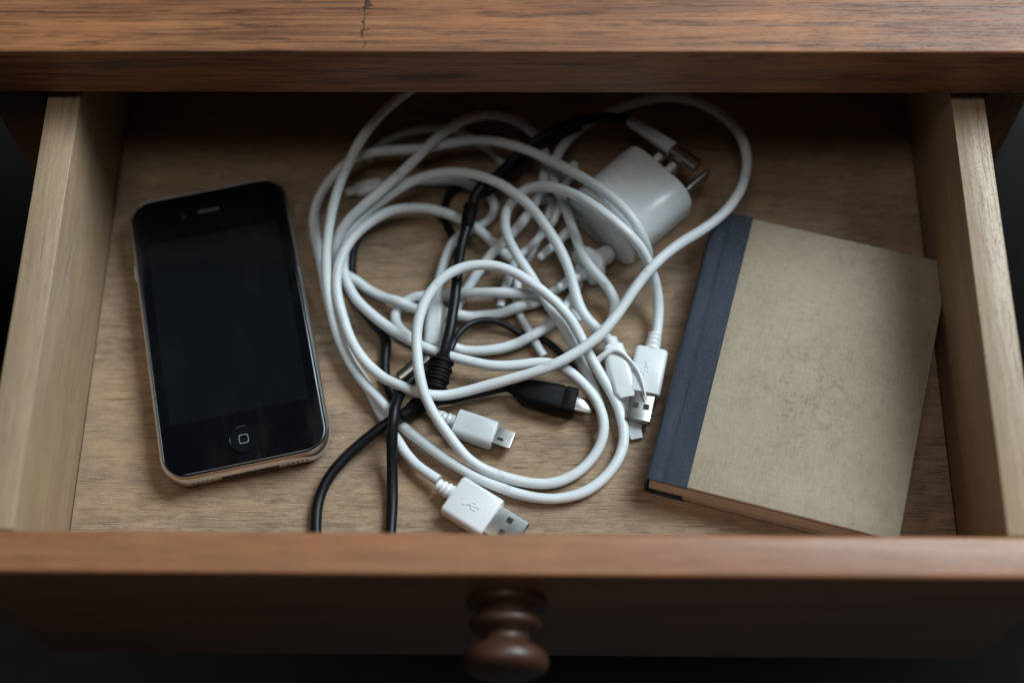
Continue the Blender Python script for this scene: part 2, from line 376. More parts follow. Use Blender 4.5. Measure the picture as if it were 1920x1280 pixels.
# spine cloth: strip on the front board, joint groove, rounded back, strip on the back board
def spine():
    prof = [(13.4, 13.95), (9.0, 13.92), (6.0, 13.9), (4.6, 13.6), (3.4, 13.62), (2.2, 13.9), (0.6, 13.9), (-0.7, 13.5), (-1.3, 12.2), (-1.5, 9), (-1.5, 5.2),
            (-1.3, 2.2), (-0.7, 0.5), (0.6, 0.12), (2.2, 0.1), (3.4, 0.5), (6, 0.04), (13.4, 0.04)]
    Q = [q for q in catmull([(a, b, 0) for a, b in prof], 4)]
    bm = bmesh.new(); N = 26; rows = []
    inn = []
    for i, q in enumerate(Q):
        t = (Q[min(i+1, len(Q)-1)] - Q[max(i-1, 0)]).normalized(); inn.append(q + Vector((t.y, -t.x, 0)) * -0.9)
    for j in range(N + 1):
        y = -0.2 + (BH + 0.4) * j / N
        rows.append([bm.verts.new(Vector((q.x, y, q.y)) * MM) for q in Q] + [bm.verts.new(Vector((q.x, y, min(max(q.y, .1), 13.8))) * MM) for q in inn[::-1]])
    n = len(rows[0])
    for a, b in zip(rows[:-1], rows[1:]):
        for k in range(n): bm.faces.new((a[k], a[(k+1) % n], b[(k+1) % n], b[k]))
    m = len(Q)
    for r_ in (rows[0], rows[-1]):
        for k in range(m - 1): bm.faces.new((r_[k], r_[k+1], r_[n-2-k], r_[n-1-k]))
    return bm
mesh_obj("spine", spine(), M_NAVY, bk)
def pages():
    bm = bmesh.new(); N = 1
    prof = [(0.2, 2.4), (0.0, 7), (0.2, 11.3), (BW - 4.5, 11.3), (BW - 5.3, 9), (BW - 5.6, 6.8), (BW - 5.3, 4.4), (BW - 4.5, 2.4)]
    return loft([[(x, y, z) for (x, z) in prof] for y in (0.7, BH - 1.5)])
mesh_obj("page_block", pages(), M_PAGES, bk, smooth=False)

# ------------------------------------------------------------ cords (mm, as they lie in the drawer)
CORDS = {
 'long': (1.94, [(195.8,88.9,6.0), (193.8,91.6,6.9), (191.5,94.1,7.6), (188.9,96.3,8.3), (186.4,98.7,8.9), (184.3,101.4,9.5), (182.8,104.5,10.0), (181.7,107.8,10.6), (180.8,111.1,11.3), (179.9,114.3,12.3), (178.9,117.4,13.5), (177.7,120.5,14.7), (176.3,123.5,15.6), (174.7,126.5,16.5), (172.9,129.4,17.2), (171.0,132.3,17.8), (169.1,135.2,18.3), (167.2,138.1,18.6), (165.0,140.8,19.0), (162.6,143.3,19.4), (160.0,145.6,19.7), (157.2,147.7,20.0), (154.4,149.8,20.0), (151.5,151.7,19.9), (148.4,153.3,19.7), (145.3,154.8,19.4), (142.0,155.9,19.0), (138.6,156.8,18.6), (135.2,157.3,18.2), (131.7,157.4,17.8), (128.3,157.1,17.4), (124.9,156.5,16.9), (121.5,155.6,16.3), (118.3,154.5,15.6), (115.2,153.1,14.8), (112.3,151.4,14.0), (109.4,149.5,13.3), (106.7,147.4,12.6), (104.0,145.3,12.1), (101.4,143.0,11.7), (99.0,140.5,11.1), (96.9,137.8,10.4), (95.2,134.9,9.7), (94.0,131.7,9.0), (93.4,128.2,8.6), (93.2,124.8,8.5), (93.3,121.3,8.9), (93.9,117.9,9.1), (95.0,114.6,8.6), (96.5,111.5,8.1), (98.3,108.5,8.0), (100.5,105.8,8.0), (102.9,103.3,8.0), (105.5,100.9,8.0), (108.1,98.6,8.0), (110.9,96.5,8.0), (113.7,94.4,8.0), (116.6,92.5,8.0), (119.6,90.7,8.0), (122.7,89.1,8.0), (125.9,87.6,8.0), (129.1,86.4,7.9), (132.4,85.2,7.6), (135.7,84.1,7.7), (139.1,83.1,7.9), (142.4,82.2,8.0), (145.8,81.4,8.0), (149.3,80.7,8.0), (152.8,80.4,8.0), (156.2,80.4,8.0), (159.7,80.7,8.0), (163.2,81.2,8.0), (166.6,81.7,8.0), (170.1,81.7,8.1), (173.5,81.0,8.2), (176.7,79.5,8.3), (179.6,77.5,8.3), (182.2,75.2,8.1), (184.6,72.7,7.8), (186.8,70.0,7.6), (188.6,67.1,7.4), (190.1,63.9,7.0), (191.1,60.6,6.5), (191.4,57.2,5.7), (191.0,53.8,5.0), (189.9,50.6,4.3), (188.3,47.6,3.8), (186.2,44.8,3.4), (183.8,42.3,3.2), (181.0,40.1,3.1), (178.0,38.4,3.0), (174.8,37.1,3.0), (171.3,36.4,3.0), (167.9,36.3,3.1), (164.4,36.6,3.2), (160.9,37.2,3.4), (157.5,37.9,3.7), (154.2,38.8,4.1), (150.9,39.9,4.6), (147.7,41.2,5.2), (144.7,42.9,5.9), (142.0,44.9,6.7), (139.6,47.3,7.6), (137.4,49.8,8.5), (135.3,52.4,9.5), (133.2,55.0,10.5), (131.2,57.7,11.6), (129.4,60.4,12.7), (127.8,63.4,13.7), (126.4,66.4,14.7), (125.4,69.7,15.6), (124.6,73.0,16.4), (124.0,76.3,17.0), (123.6,79.8,17.5), (123.3,83.2,18.0), (123.2,86.7,18.6), (123.3,90.1,19.3), (123.8,93.5,19.9), (124.6,96.8,20.4), (125.8,100.1,20.8), (127.4,103.2,21.2), (129.3,106.1,21.5), (131.5,108.7,21.8), (134.2,111.0,22.0), (137.2,112.8,22.0), (140.4,114.1,22.0), (143.8,114.8,22.0), (147.3,115.1,21.8), (150.8,115.0,21.5), (154.2,114.3,21.1), (157.4,113.1,20.7), (160.5,111.5,20.4), (163.4,109.6,20.0), (166.3,107.7,19.4), (169.1,105.8,18.8), (171.8,103.7,17.9), (174.4,101.6,16.9), (176.8,99.3,15.7), (179.0,97.0,14.4), (180.9,94.5,12.9), (182.6,91.8,11.5), (184.2,88.9,10.3), (185.7,85.9,9.3), (187.3,83.0,8.4), (189.1,80.0,7.6), (190.8,77.1,6.8), (192.6,74.2,6.1), (194.3,71.2,5.5), (195.8,68.1,4.9), (197.1,64.9,4.5), (198.0,61.5,4.1), (198.6,58.1,3.8), (198.8,54.6,3.4), (198.4,51.2,3.1), (197.4,47.8,3.0), (195.9,44.7,3.0), (194.0,41.8,3.0), (191.8,39.1,3.0), (189.3,36.7,3.0), (186.5,34.6,3.0), (183.4,32.9,3.0), (180.1,31.7,3.0), (176.7,31.0,3.0), (173.3,30.6,3.0), (169.8,30.7,3.0), (166.3,31.1,3.0), (162.9,31.8,3.0), (159.5,32.7,3.0), (156.2,33.9,3.1), (153.0,35.1,3.2), (149.7,36.5,3.3), (146.6,38.0,3.5), (143.5,39.6,3.7), (140.5,41.3,3.9), (137.5,43.1,4.0), (134.5,45.0,4.0), (131.7,47.0,4.0), (128.9,49.1,4.0), (126.2,51.3,4.0), (123.4,53.5,4.0), (120.7,55.6,4.0), (118.1,57.9,4.1), (115.6,60.4,4.3), (113.3,63.0,4.6), (111.1,65.7,5.1), (108.8,68.3,5.5), (106.4,70.8,5.7), (104.1,73.4,5.6), (102.0,76.2,5.7), (100.0,79.1,5.8), (98.1,82.0,6.0), (96.4,85.1,6.3), (94.9,88.2,6.6), (93.5,91.4,7.0), (92.3,94.6,7.6), (91.2,97.9,8.2), (90.3,101.2,8.9), (89.5,104.5,9.7), (88.7,107.8,10.5), (88.1,111.1,11.5), (87.7,114.4,12.4), (87.5,117.7,13.4), (87.4,121.1,14.4), (87.4,124.5,15.4), (87.6,127.8,16.2), (87.9,131.2,17.1), (88.3,134.6,17.9), (88.8,137.9,18.8), (89.4,141.2,19.6), (90.2,144.6,20.5), (91.1,147.9,21.2), (92.1,151.1,21.8), (93.3,154.4,22.4), (94.6,157.6,23.0), (95.9,160.8,23.5), (97.3,163.9,24.0), (98.8,167.0,24.5), (100.5,170.1,25.0), (102.4,172.9,25.5), (104.5,175.7,26.0), (106.7,178.3,26.6), (109.1,180.9,27.0), (111.6,183.3,27.5), (114.1,185.6,27.8), (116.8,187.9,27.8), (119.4,190.1,27.6), (122.1,192.4,27.2), (124.7,194.6,26.6), (127.2,196.8,25.7), (129.8,199.0,24.7), (132.3,201.1,23.5), (134.9,203.1,22.3), (137.4,205.1,21.0), (140.0,207.1,19.6), (142.6,208.9,18.2), (145.2,210.7,16.7), (147.9,212.4,15.2), (150.6,214.0,13.7), (153.3,215.5,12.2), (156.2,216.9,10.7), (159.1,218.2,9.3), (162.1,219.2,7.9), (165.2,220.2,6.6), (168.3,221.1,5.3), (171.5,222.0,4.0)]),
 'top_loop': (1.94, [(163.4,122.8,4.0), (160.8,124.6,4.8), (157.9,126.6,4.3), (155.2,128.7,4.4), (152.6,131.2,4.4), (150.1,133.4,5.3), (147.6,135.5,6.4), (144.9,137.6,7.3), (142.2,139.7,7.8), (139.2,141.6,7.6), (136.1,143.3,7.3), (133.0,144.7,7.5), (129.7,145.8,7.8), (126.3,146.6,8.1), (122.8,147.0,8.5), (119.3,146.9,8.8), (115.9,146.4,9.4), (112.6,145.4,10.1), (109.6,143.9,10.9), (106.8,141.9,11.7), (104.3,139.6,12.4), (101.9,137.1,13.0), (99.6,134.5,13.5), (97.5,131.7,13.8), (95.7,128.7,14.0), (94.2,125.5,14.0), (93.1,122.2,13.9), (92.2,118.8,13.6), (91.8,115.4,13.2), (91.7,111.9,12.7), (92.1,108.4,12.3), (92.8,105.0,11.8), (93.7,101.7,11.4), (94.8,98.4,11.0), (95.9,95.1,10.8), (97.2,91.8,10.6), (98.7,88.6,10.5), (100.4,85.6,10.3), (102.4,82.7,10.2), (104.6,80.0,10.1), (107.1,77.6,10.0), (109.8,75.3,10.0), (112.7,73.3,10.3), (115.7,71.7,10.9), (118.9,70.3,10.9), (122.0,68.9,10.2), (125.4,68.1,10.1), (128.9,67.8,9.7), (132.4,67.9,9.2), (135.8,68.4,9.1), (139.2,69.1,9.3), (142.6,69.9,9.5), (146.0,70.8,9.9), (149.4,71.6,10.4), (152.8,72.3,11.0), (156.1,73.1,11.6), (159.5,73.9,12.2), (162.9,74.7,12.7), (166.2,75.6,13.3), (169.5,76.6,13.8), (172.7,77.9,14.2), (175.9,79.4,14.6), (178.9,81.1,15.0), (181.9,82.9,15.3), (184.8,84.9,15.6), (187.5,87.1,15.9), (190.1,89.4,16.1), (192.4,92.0,16.4), (194.6,94.7,16.7), (196.7,97.6,17.0), (198.7,100.4,17.4), (200.6,103.3,17.9), (202.5,106.2,18.5), (204.5,109.0,19.0), (206.6,111.8,19.6), (208.9,114.4,20.1), (211.3,117.0,20.3), (213.6,119.5,20.2), (216.2,121.9,20.1), (218.8,124.2,20.0), (221.6,126.3,20.0), (224.5,128.3,20.0), (227.4,130.3,20.0), (230.2,132.4,20.0), (232.9,134.6,19.8), (235.4,137.0,19.6), (237.8,139.6,19.3), (239.9,142.4,19.0), (241.8,145.3,18.8), (243.5,148.4,18.5), (244.9,151.6,18.3), (246.0,154.9,18.0), (246.8,158.3,17.7), (247.4,161.7,17.4), (247.5,165.2,17.2), (247.2,168.7,17.1), (246.5,172.1,17.0), (245.3,175.4,17.0), (243.7,178.6,16.9), (241.8,181.5,16.7), (239.5,184.1,16.4), (237.0,186.5,16.2), (234.2,188.6,16.0), (231.2,190.4,16.0), (228.0,191.8,16.0), (224.6,193.0,15.8), (221.2,193.7,15.5), (217.8,194.1,15.1), (214.3,194.0,14.7), (210.8,193.5,14.4), (207.4,192.8,14.0), (204.1,191.8,13.7), (200.8,190.7,13.5), (197.5,189.5,13.2), (194.3,188.1,12.9), (191.2,186.5,12.6), (188.1,184.8,12.3), (185.3,182.8,11.9), (182.6,180.6,11.4), (180.2,178.1,11.0), (178.0,175.4,10.8), (176.0,172.5,10.5), (174.6,169.3,10.1), (173.8,165.9,9.8), (173.4,162.5,9.5), (173.4,159.0,9.6), (174.1,155.6,10.1), (175.4,152.3,10.3), (176.8,149.1,10.2), (177.9,145.8,10.3), (178.8,142.5,10.7), (179.7,139.1,11.3), (180.5,135.8,12.0), (181.4,132.5,12.7), (182.3,129.1,13.4), (183.3,125.8,13.8), (184.7,122.6,14.0), (186.5,119.6,13.8), (188.6,117.0,13.0), (191.0,114.8,11.6), (193.2,112.7,9.8), (195.0,110.4,8.0), (196.3,107.5,6.4), (196.2,104.4,4.8), (195.1,101.6,3.1), (193.1,98.9,2.3), (190.8,96.3,2.2), (188.3,93.8,2.2), (185.6,91.5,2.2)]),
 'right_usb': (1.94, [(210.9,89.8,5.2), (211.4,93.2,5.3), (211.9,96.7,5.5), (212.3,100.2,6.0), (212.5,103.6,6.8), (212.4,106.9,8.1), (212.0,109.9,9.8), (211.3,112.7,11.9), (210.3,115.2,14.2), (209.1,117.3,16.7), (207.7,119.0,19.4), (206.2,120.5,22.3), (204.4,122.1,24.8), (202.1,123.9,26.7), (199.6,126.0,28.1), (197.0,128.2,28.9), (194.4,130.6,29.2), (191.8,132.9,29.1), (189.3,135.3,28.7), (186.7,137.7,28.1), (184.2,140.0,27.4), (181.6,142.2,26.4), (178.9,144.2,25.3), (176.2,146.0,24.1), (173.4,147.7,22.7), (170.6,149.2,21.2), (167.6,150.2,19.6), (164.6,150.6,17.9), (161.5,150.1,16.3), (158.8,148.4,15.0), (156.7,145.7,14.2), (155.2,142.5,14.0), (154.6,139.0,14.1), (154.7,135.6,14.4), (155.4,132.1,14.8), (156.5,128.8,15.0), (158.0,125.6,15.1), (159.6,122.5,14.9), (161.5,119.5,14.5), (163.4,116.7,13.8), (165.3,113.8,13.0), (167.1,110.9,12.2), (168.8,107.9,11.4), (170.7,105.0,10.9), (172.6,102.1,10.5), (174.6,99.2,10.0), (176.5,96.5,8.8), (178.3,93.8,7.4), (180.0,91.1,5.9), (181.6,88.3,4.5), (183.0,85.4,3.3), (184.4,82.2,2.5), (185.9,79.0,2.2), (187.3,75.8,2.1), (188.6,72.6,2.1), (189.7,69.2,2.1), (190.5,65.8,2.1), (191.0,62.3,2.1), (191.4,58.8,2.1)]),
 'corner_usb': (1.94, [(132.0,36.7,5.0), (129.1,38.6,4.9), (126.3,40.7,4.5), (123.7,42.9,4.0), (121.4,45.5,3.5), (119.3,48.2,3.1), (117.4,51.2,2.8), (115.7,54.1,2.5), (113.8,57.1,2.3), (112.0,60.1,2.1), (110.2,63.0,2.0), (108.5,66.1,1.9), (107.0,69.2,1.9), (105.5,72.4,1.9), (103.8,75.4,2.0), (101.8,78.3,2.0), (99.8,81.1,2.2), (97.9,84.0,2.2), (96.2,87.1,2.3), (94.7,90.2,2.3), (93.3,93.4,2.4), (91.9,96.6,2.5), (90.7,99.8,2.7), (89.5,103.1,2.9), (88.5,106.4,3.1), (87.6,109.8,3.3), (86.8,113.2,3.5), (86.0,116.6,3.7), (85.3,120.0,4.1), (84.5,123.3,4.5), (83.7,126.7,5.0), (82.8,130.0,5.5), (82.0,133.4,6.0), (81.2,136.7,6.5), (80.6,140.1,6.9), (80.4,143.6,7.3), (80.7,147.0,7.8), (81.6,150.3,8.4), (82.9,153.4,9.1), (84.7,156.4,9.9), (86.7,159.1,10.6), (89.0,161.6,11.4), (91.5,163.8,12.2), (94.3,165.7,13.0), (97.4,167.2,13.7), (100.7,168.1,14.3), (104.1,168.7,14.7), (107.6,168.9,15.1), (111.0,168.9,15.5), (114.5,168.9,15.8), (118.0,169.1,16.0), (121.4,169.4,16.0), (124.9,169.9,16.2), (128.3,170.5,16.4), (131.7,171.1,16.7), (135.2,171.6,17.0), (138.6,171.9,17.4), (142.1,172.1,17.7), (145.5,171.9,18.0), (149.0,171.4,18.3), (152.4,170.6,18.6), (155.6,169.5,19.0), (158.8,168.1,19.5), (161.8,166.5,20.1), (164.8,164.8,20.7), (167.7,162.9,21.3), (170.5,161.0,21.9), (173.4,159.1,22.5), (176.1,157.1,23.1), (178.9,155.0,23.8), (181.5,152.9,24.5), (184.1,150.7,25.2), (186.7,148.4,26.0), (189.1,146.1,26.8), (191.4,143.6,27.7), (193.7,141.1,28.4), (196.0,138.5,28.9), (198.3,135.9,29.0), (200.5,133.3,28.8), (202.6,130.6,28.1), (204.4,128.1,26.4), (205.9,126.5,23.7), (207.0,125.5,20.6), (207.9,124.9,17.3), (208.6,124.4,13.9), (209.0,123.6,10.5), (208.8,122.3,7.3), (207.7,120.5,4.6), (205.8,118.1,3.0), (203.7,115.4,2.4), (201.7,112.5,2.1), (199.8,109.6,2.0), (197.9,106.7,2.2)]),
 'mini_usb': (1.94, [(132.7,61.7,4.5), (130.0,63.1,2.9), (127.5,65.3,1.9), (126.7,68.6,1.9), (127.2,72.0,2.3), (127.9,75.4,2.5), (128.8,78.8,2.4), (129.7,82.2,2.2), (130.5,85.6,2.0), (131.3,89.0,1.9), (132.2,92.3,1.9), (133.2,95.7,1.9), (134.1,99.1,1.9), (135.0,102.4,1.9), (136.0,105.8,1.9), (137.2,109.0,2.0), (138.7,112.2,2.4), (140.4,115.1,3.1), (142.3,118.0,3.9), (144.2,120.8,4.7), (146.2,123.6,5.4), (148.2,126.2,6.2), (150.4,128.8,7.4), (152.7,131.3,8.2), (155.1,133.8,8.1), (157.4,136.4,8.1), (159.7,139.0,8.5), (161.7,141.8,8.8), (163.6,144.8,9.0), (165.2,147.8,9.0), (166.7,151.0,9.0), (168.0,154.2,9.0), (168.9,157.6,9.0), (169.5,161.0,9.0), (169.8,164.5,9.2), (169.9,168.0,9.4), (169.6,171.5,9.5), (168.3,174.6,10.1), (166.6,176.9,12.1), (164.4,178.7,14.1), (161.7,180.3,15.6), (158.6,181.7,16.5), (155.4,182.8,17.1), (152.0,183.3,17.7), (148.5,183.4,18.1), (145.1,182.9,18.5), (141.8,181.8,18.9), (138.7,180.3,19.3), (135.8,178.4,19.7), (133.1,176.2,20.0), (130.6,173.8,20.4), (128.2,171.3,20.8), (126.0,168.6,21.0), (123.8,165.9,21.1), (121.6,163.2,21.1), (119.4,160.5,21.0), (117.0,157.9,20.8), (114.6,155.4,20.5), (112.2,152.9,20.2), (109.7,150.5,19.9), (107.2,148.1,19.5), (104.7,145.7,19.0), (102.0,143.6,18.3), (99.4,141.5,17.3), (96.8,139.5,16.1), (94.5,137.3,14.7), (92.5,134.9,13.1), (90.9,132.4,11.3), (89.8,129.8,9.3), (89.7,126.9,7.3), (90.5,123.9,5.8), (92.4,121.1,5.1), (94.9,118.8,5.6), (97.9,117.0,5.5), (100.6,115.4,4.1), (103.5,113.6,3.2), (106.6,112.0,3.1), (109.6,110.4,3.7), (112.5,109.0,5.0), (115.6,107.6,5.6), (118.7,106.5,4.4), (121.9,105.7,3.3), (125.3,105.0,2.9), (128.7,104.3,2.8), (131.8,103.8,4.2), (134.9,103.2,5.6), (138.3,102.8,4.9), (141.5,102.8,3.7), (145.0,103.1,3.3), (148.4,103.5,3.3), (151.9,103.7,3.7), (155.3,104.5,4.2), (158.5,105.7,4.8), (161.7,106.9,4.7), (164.9,108.1,3.9), (167.9,109.7,3.2), (170.8,111.6,3.3), (173.6,113.4,4.3), (176.5,115.2,5.1), (179.4,117.0,5.9), (182.5,118.5,6.2), (185.5,119.8,5.1), (187.9,121.1,3.0)]),
 'short_plug': (1.843, [(128.7,102.3,6.0), (128.8,105.6,6.7), (129.1,109.0,7.0), (129.3,112.5,7.1), (129.7,115.8,6.5), (130.3,119.2,6.1), (130.9,122.6,6.0), (131.7,126.0,6.0), (132.8,129.3,6.2), (134.2,132.4,6.5), (136.2,135.2,6.2), (138.5,137.5,5.2), (141.2,139.5,4.3), (144.1,141.3,4.1), (146.9,143.3,4.1), (149.2,145.9,4.0), (150.1,149.2,4.0), (149.5,152.5,4.0), (147.6,155.4,4.0), (145.0,157.6,4.1), (141.9,159.2,4.3), (138.7,160.4,4.9), (135.4,161.3,5.1), (132.1,162.0,4.5), (128.7,162.3,3.9), (125.3,162.5,3.6), (121.8,162.5,3.4), (118.4,162.3,3.3), (115.0,162.0,3.1), (111.5,161.5,3.0), (108.1,161.0,3.0), (104.7,160.4,3.0)]),
 'low_loop': (1.94, [(184.3,128.6,4.0), (183.7,125.2,3.6), (183.0,121.9,2.8), (182.6,118.5,2.5), (182.1,115.2,3.6), (181.2,112.1,5.0), (180.0,109.1,6.3), (178.5,106.1,7.1), (176.6,103.2,7.0), (174.3,100.6,6.5), (171.8,98.2,6.4), (169.0,96.0,6.6), (166.2,94.0,6.9), (163.2,92.5,6.1), (160.1,91.3,4.8), (156.9,90.3,4.2), (153.5,89.4,3.9), (150.0,88.9,3.7), (146.6,88.6,3.5), (143.1,88.6,3.3), (139.6,88.9,3.2), (136.3,89.8,3.8), (133.2,90.6,5.2), (129.8,90.8,5.3), (126.7,91.3,3.7), (123.6,92.4,2.7), (120.5,94.0,2.5), (117.6,95.9,2.5), (115.1,98.4,2.4), (113.5,101.5,2.2), (113.5,104.9,2.0), (115.2,107.9,1.9), (117.8,110.1,2.3), (121.0,111.2,3.2), (124.5,111.5,3.5), (128.0,111.5,3.4), (131.4,111.4,3.9), (134.7,111.3,5.1), (138.1,111.4,6.0), (141.6,111.6,6.2), (145.1,111.6,6.1), (148.6,111.6,6.2), (152.1,111.6,6.4), (155.6,111.5,6.4), (159.0,111.4,6.2), (162.5,111.2,6.3), (166.0,110.9,6.6), (169.4,110.2,6.8), (172.6,109.2,6.0), (175.5,107.9,4.5), (178.1,105.9,3.4), (180.5,103.4,3.2), (182.7,100.6,3.0)]),
 'thin_back': (1.6, [(173.6,160.1,5.0), (170.9,158.3,3.7), (168.3,156.4,2.4), (167.9,154.4,1.7), (171.1,153.9,3.0), (172.4,151.5,4.7), (171.8,148.0,5.0), (170.8,144.6,5.0), (169.6,141.3,4.9), (168.2,138.1,4.5), (166.7,135.0,4.0), (165.2,131.9,3.4), (163.7,128.8,2.5), (162.2,125.8,1.6), (160.8,122.5,1.6), (159.8,119.2,2.2), (159.3,115.8,2.5), (159.1,112.3,2.3), (159.4,108.8,1.8), (160.2,105.4,1.6), (161.4,102.1,1.9), (163.0,99.1,2.9), (164.5,96.1,3.8), (166.1,93.0,3.3), (167.8,90.1,2.3), (169.7,87.1,2.0)]),
 'tangle_slant': (1.6, [(153.0,107.2,3.0), (153.7,110.7,2.9), (154.6,114.2,3.4), (155.7,117.5,4.1), (156.9,120.6,5.3), (158.2,123.4,7.2), (160.0,126.3,7.9), (162.1,129.0,6.9), (164.5,131.7,6.6), (167.0,134.2,6.9), (169.4,136.8,7.3), (171.6,139.6,7.7), (173.4,142.6,7.9), (174.6,146.0,7.7), (175.3,149.4,7.1), (175.9,152.9,6.9), (177.0,155.8,8.4), (178.5,157.9,10.9), (180.1,159.7,13.6), (181.5,161.8,16.1), (180.6,162.3,14.9), (178.7,161.8,12.0), (176.8,161.3,9.0), (174.9,160.7,6.0)]),
 'rear_arc': (1.7, [(99.4,172.8,2.0), (101.1,175.9,2.0), (103.1,178.8,2.0), (105.6,181.3,2.0), (108.5,183.3,2.0), (111.6,184.8,2.0), (114.9,186.0,2.0), (118.3,186.9,2.0), (121.8,187.5,2.0), (125.3,187.7,2.0), (128.8,187.5,2.0), (132.2,186.9,2.0), (135.6,185.8,2.0), (138.8,184.3,2.0), (141.7,182.4,2.0), (144.4,180.2,2.0), (147.1,177.9,2.0), (149.6,175.5,2.0), (152.1,173.0,2.0), (154.6,170.5,2.0)]),
 'black_main': (2.0, [(203.4,178.5,22.0), (200.1,179.5,21.5), (196.7,180.2,21.1), (193.3,180.7,20.7), (189.8,180.7,20.2), (186.4,180.4,19.6), (183.0,179.9,19.0), (179.7,179.1,18.5), (176.4,177.9,18.0), (173.3,176.5,17.6), (170.2,174.9,17.3), (167.2,173.2,16.8), (164.3,171.4,16.2), (161.6,169.4,15.5), (159.0,167.1,14.8), (156.7,164.6,14.4), (154.5,161.9,14.2), (152.3,159.2,14.3), (150.0,156.6,14.7), (147.6,154.2,15.4), (145.3,151.8,16.4), (143.5,148.9,16.3), (142.4,145.9,14.9), (141.5,142.7,14.0), (140.7,139.3,13.5), (140.0,135.9,13.2), (139.2,132.5,13.0), (138.5,129.1,13.0), (138.0,125.7,13.1), (137.6,122.2,13.4), (137.3,118.8,13.7), (137.1,115.3,13.9), (136.9,111.9,14.0), (136.6,108.4,13.9), (136.4,104.9,13.7), (136.0,101.5,13.4), (135.6,98.0,13.2), (135.2,94.6,13.1), (134.6,91.1,12.9), (133.9,87.8,12.4), (133.2,84.5,11.5), (132.4,81.5,10.0)]),
 'black_twin': (1.8, [(184.0,180.1,15.0), (180.7,179.1,14.8), (177.5,177.9,14.2), (174.4,176.6,13.7), (171.4,174.9,13.6), (168.5,173.1,13.3), (165.9,171.4,12.1), (163.4,169.5,10.7), (161.0,167.1,10.1), (158.8,164.5,10.1), (156.7,161.8,10.3), (154.5,159.2,10.6), (152.0,156.8,10.9), (149.5,154.5,11.1), (147.0,152.2,11.3), (144.8,150.2,13.0)]),
 'black_left': (2.0, [(126.7,66.9,6.0), (124.1,65.2,7.0), (121.5,63.0,7.3), (118.7,61.1,7.9), (115.9,59.2,8.2), (113.0,57.3,8.1), (110.2,55.4,7.7), (107.5,53.4,7.0), (104.8,51.4,6.2), (102.2,49.2,5.5), (99.7,47.0,4.9), (97.3,44.6,4.3), (95.1,42.0,3.8), (93.1,39.3,3.4), (91.4,36.3,3.1), (90.1,33.2,2.8), (89.2,29.9,2.6), (88.7,26.5,2.5), (88.6,23.1,2.4), (88.7,19.6,2.3), (89.0,16.2,2.2), (89.5,12.8,2.2), (90.1,9.4,2.2)]),
 'black_down': (2.0, [(130.5,74.4,7.0), (127.5,76.2,6.5), (124.1,76.9,6.3), (121.0,75.6,6.7), (118.9,72.9,7.0), (117.4,69.7,7.5), (116.5,66.8,9.1), (116.0,63.8,10.8), (115.6,60.5,11.9), (115.4,57.0,11.9), (115.2,53.7,10.8), (115.1,50.4,9.5), (115.1,47.2,8.1), (115.1,44.0,6.7), (115.2,40.7,5.4), (115.3,37.4,4.3), (115.4,34.1,3.4), (115.5,30.6,2.7), (115.5,27.1,2.4), (115.5,23.6,2.2), (115.4,20.1,2.2), (115.4,16.6,2.2), (115.3,13.1,2.2), (115.3,9.6,2.2)]),
 'black_arc': (1.25, [(134.3,87.9,6.0), (135.4,87.4,9.0), (136.4,90.6,8.2), (137.6,93.7,7.1), (139.7,96.4,6.6), (142.3,98.7,6.0), (145.3,100.2,5.3), (148.7,100.7,4.7), (152.1,100.3,4.0), (155.4,99.2,3.3), (158.5,97.7,2.5), (161.5,96.4,1.4), (164.9,95.6,1.3), (168.3,94.7,1.3), (171.4,93.1,1.3), (174.0,90.8,1.4), (176.3,88.1,1.4), (178.4,85.3,1.4), (180.6,82.6,1.4)]),
 'black_micro': (1.2, [(129.0,66.8,4.0), (132.4,67.6,4.0), (135.8,68.4,3.2), (139.3,69.3,3.0), (142.8,70.3,3.0), (146.2,71.1,3.0), (149.7,71.9,3.2), (153.2,72.6,3.6), (156.8,73.2,4.0), (160.3,73.6,4.5), (163.8,74.0,5.0)]),
 'dark_strand': (1.7, [(149.5,160.7,4.0), (146.3,161.6,3.3), (143.1,162.3,2.5), (139.7,162.3,1.9), (136.5,161.2,1.7), (133.8,159.1,1.7), (131.8,156.3,1.7), (130.8,153.1,1.8), (130.6,149.7,1.8), (131.0,146.3,1.8), (131.9,143.0,1.9), (133.2,139.8,2.2), (134.6,136.7,2.5), (135.7,133.5,3.1), (136.3,130.4,4.4), (136.5,127.4,6.0)]),
 'black_under': (2.0, [(100.7,147.2,2.0), (99.0,144.1,2.0), (97.6,140.9,2.0), (96.5,137.6,2.0), (95.8,134.2,2.1), (95.4,130.7,2.1), (95.3,127.2,2.1), (95.4,123.7,2.0), (95.8,120.3,2.0), (96.3,116.8,2.0), (97.3,113.5,2.0), (98.8,110.3,2.0), (100.5,107.3,2.1), (102.5,104.4,2.1), (104.6,101.6,2.1), (106.9,99.0,2.1), (109.0,96.2,2.1), (110.2,93.0,2.1), (110.4,89.5,2.1), (110.2,86.0,2.1), (110.2,82.5,2.1), (110.6,79.0,2.1), (111.5,75.7,2.1), (112.9,72.5,2.1), (114.6,69.4,2.1)]),
}

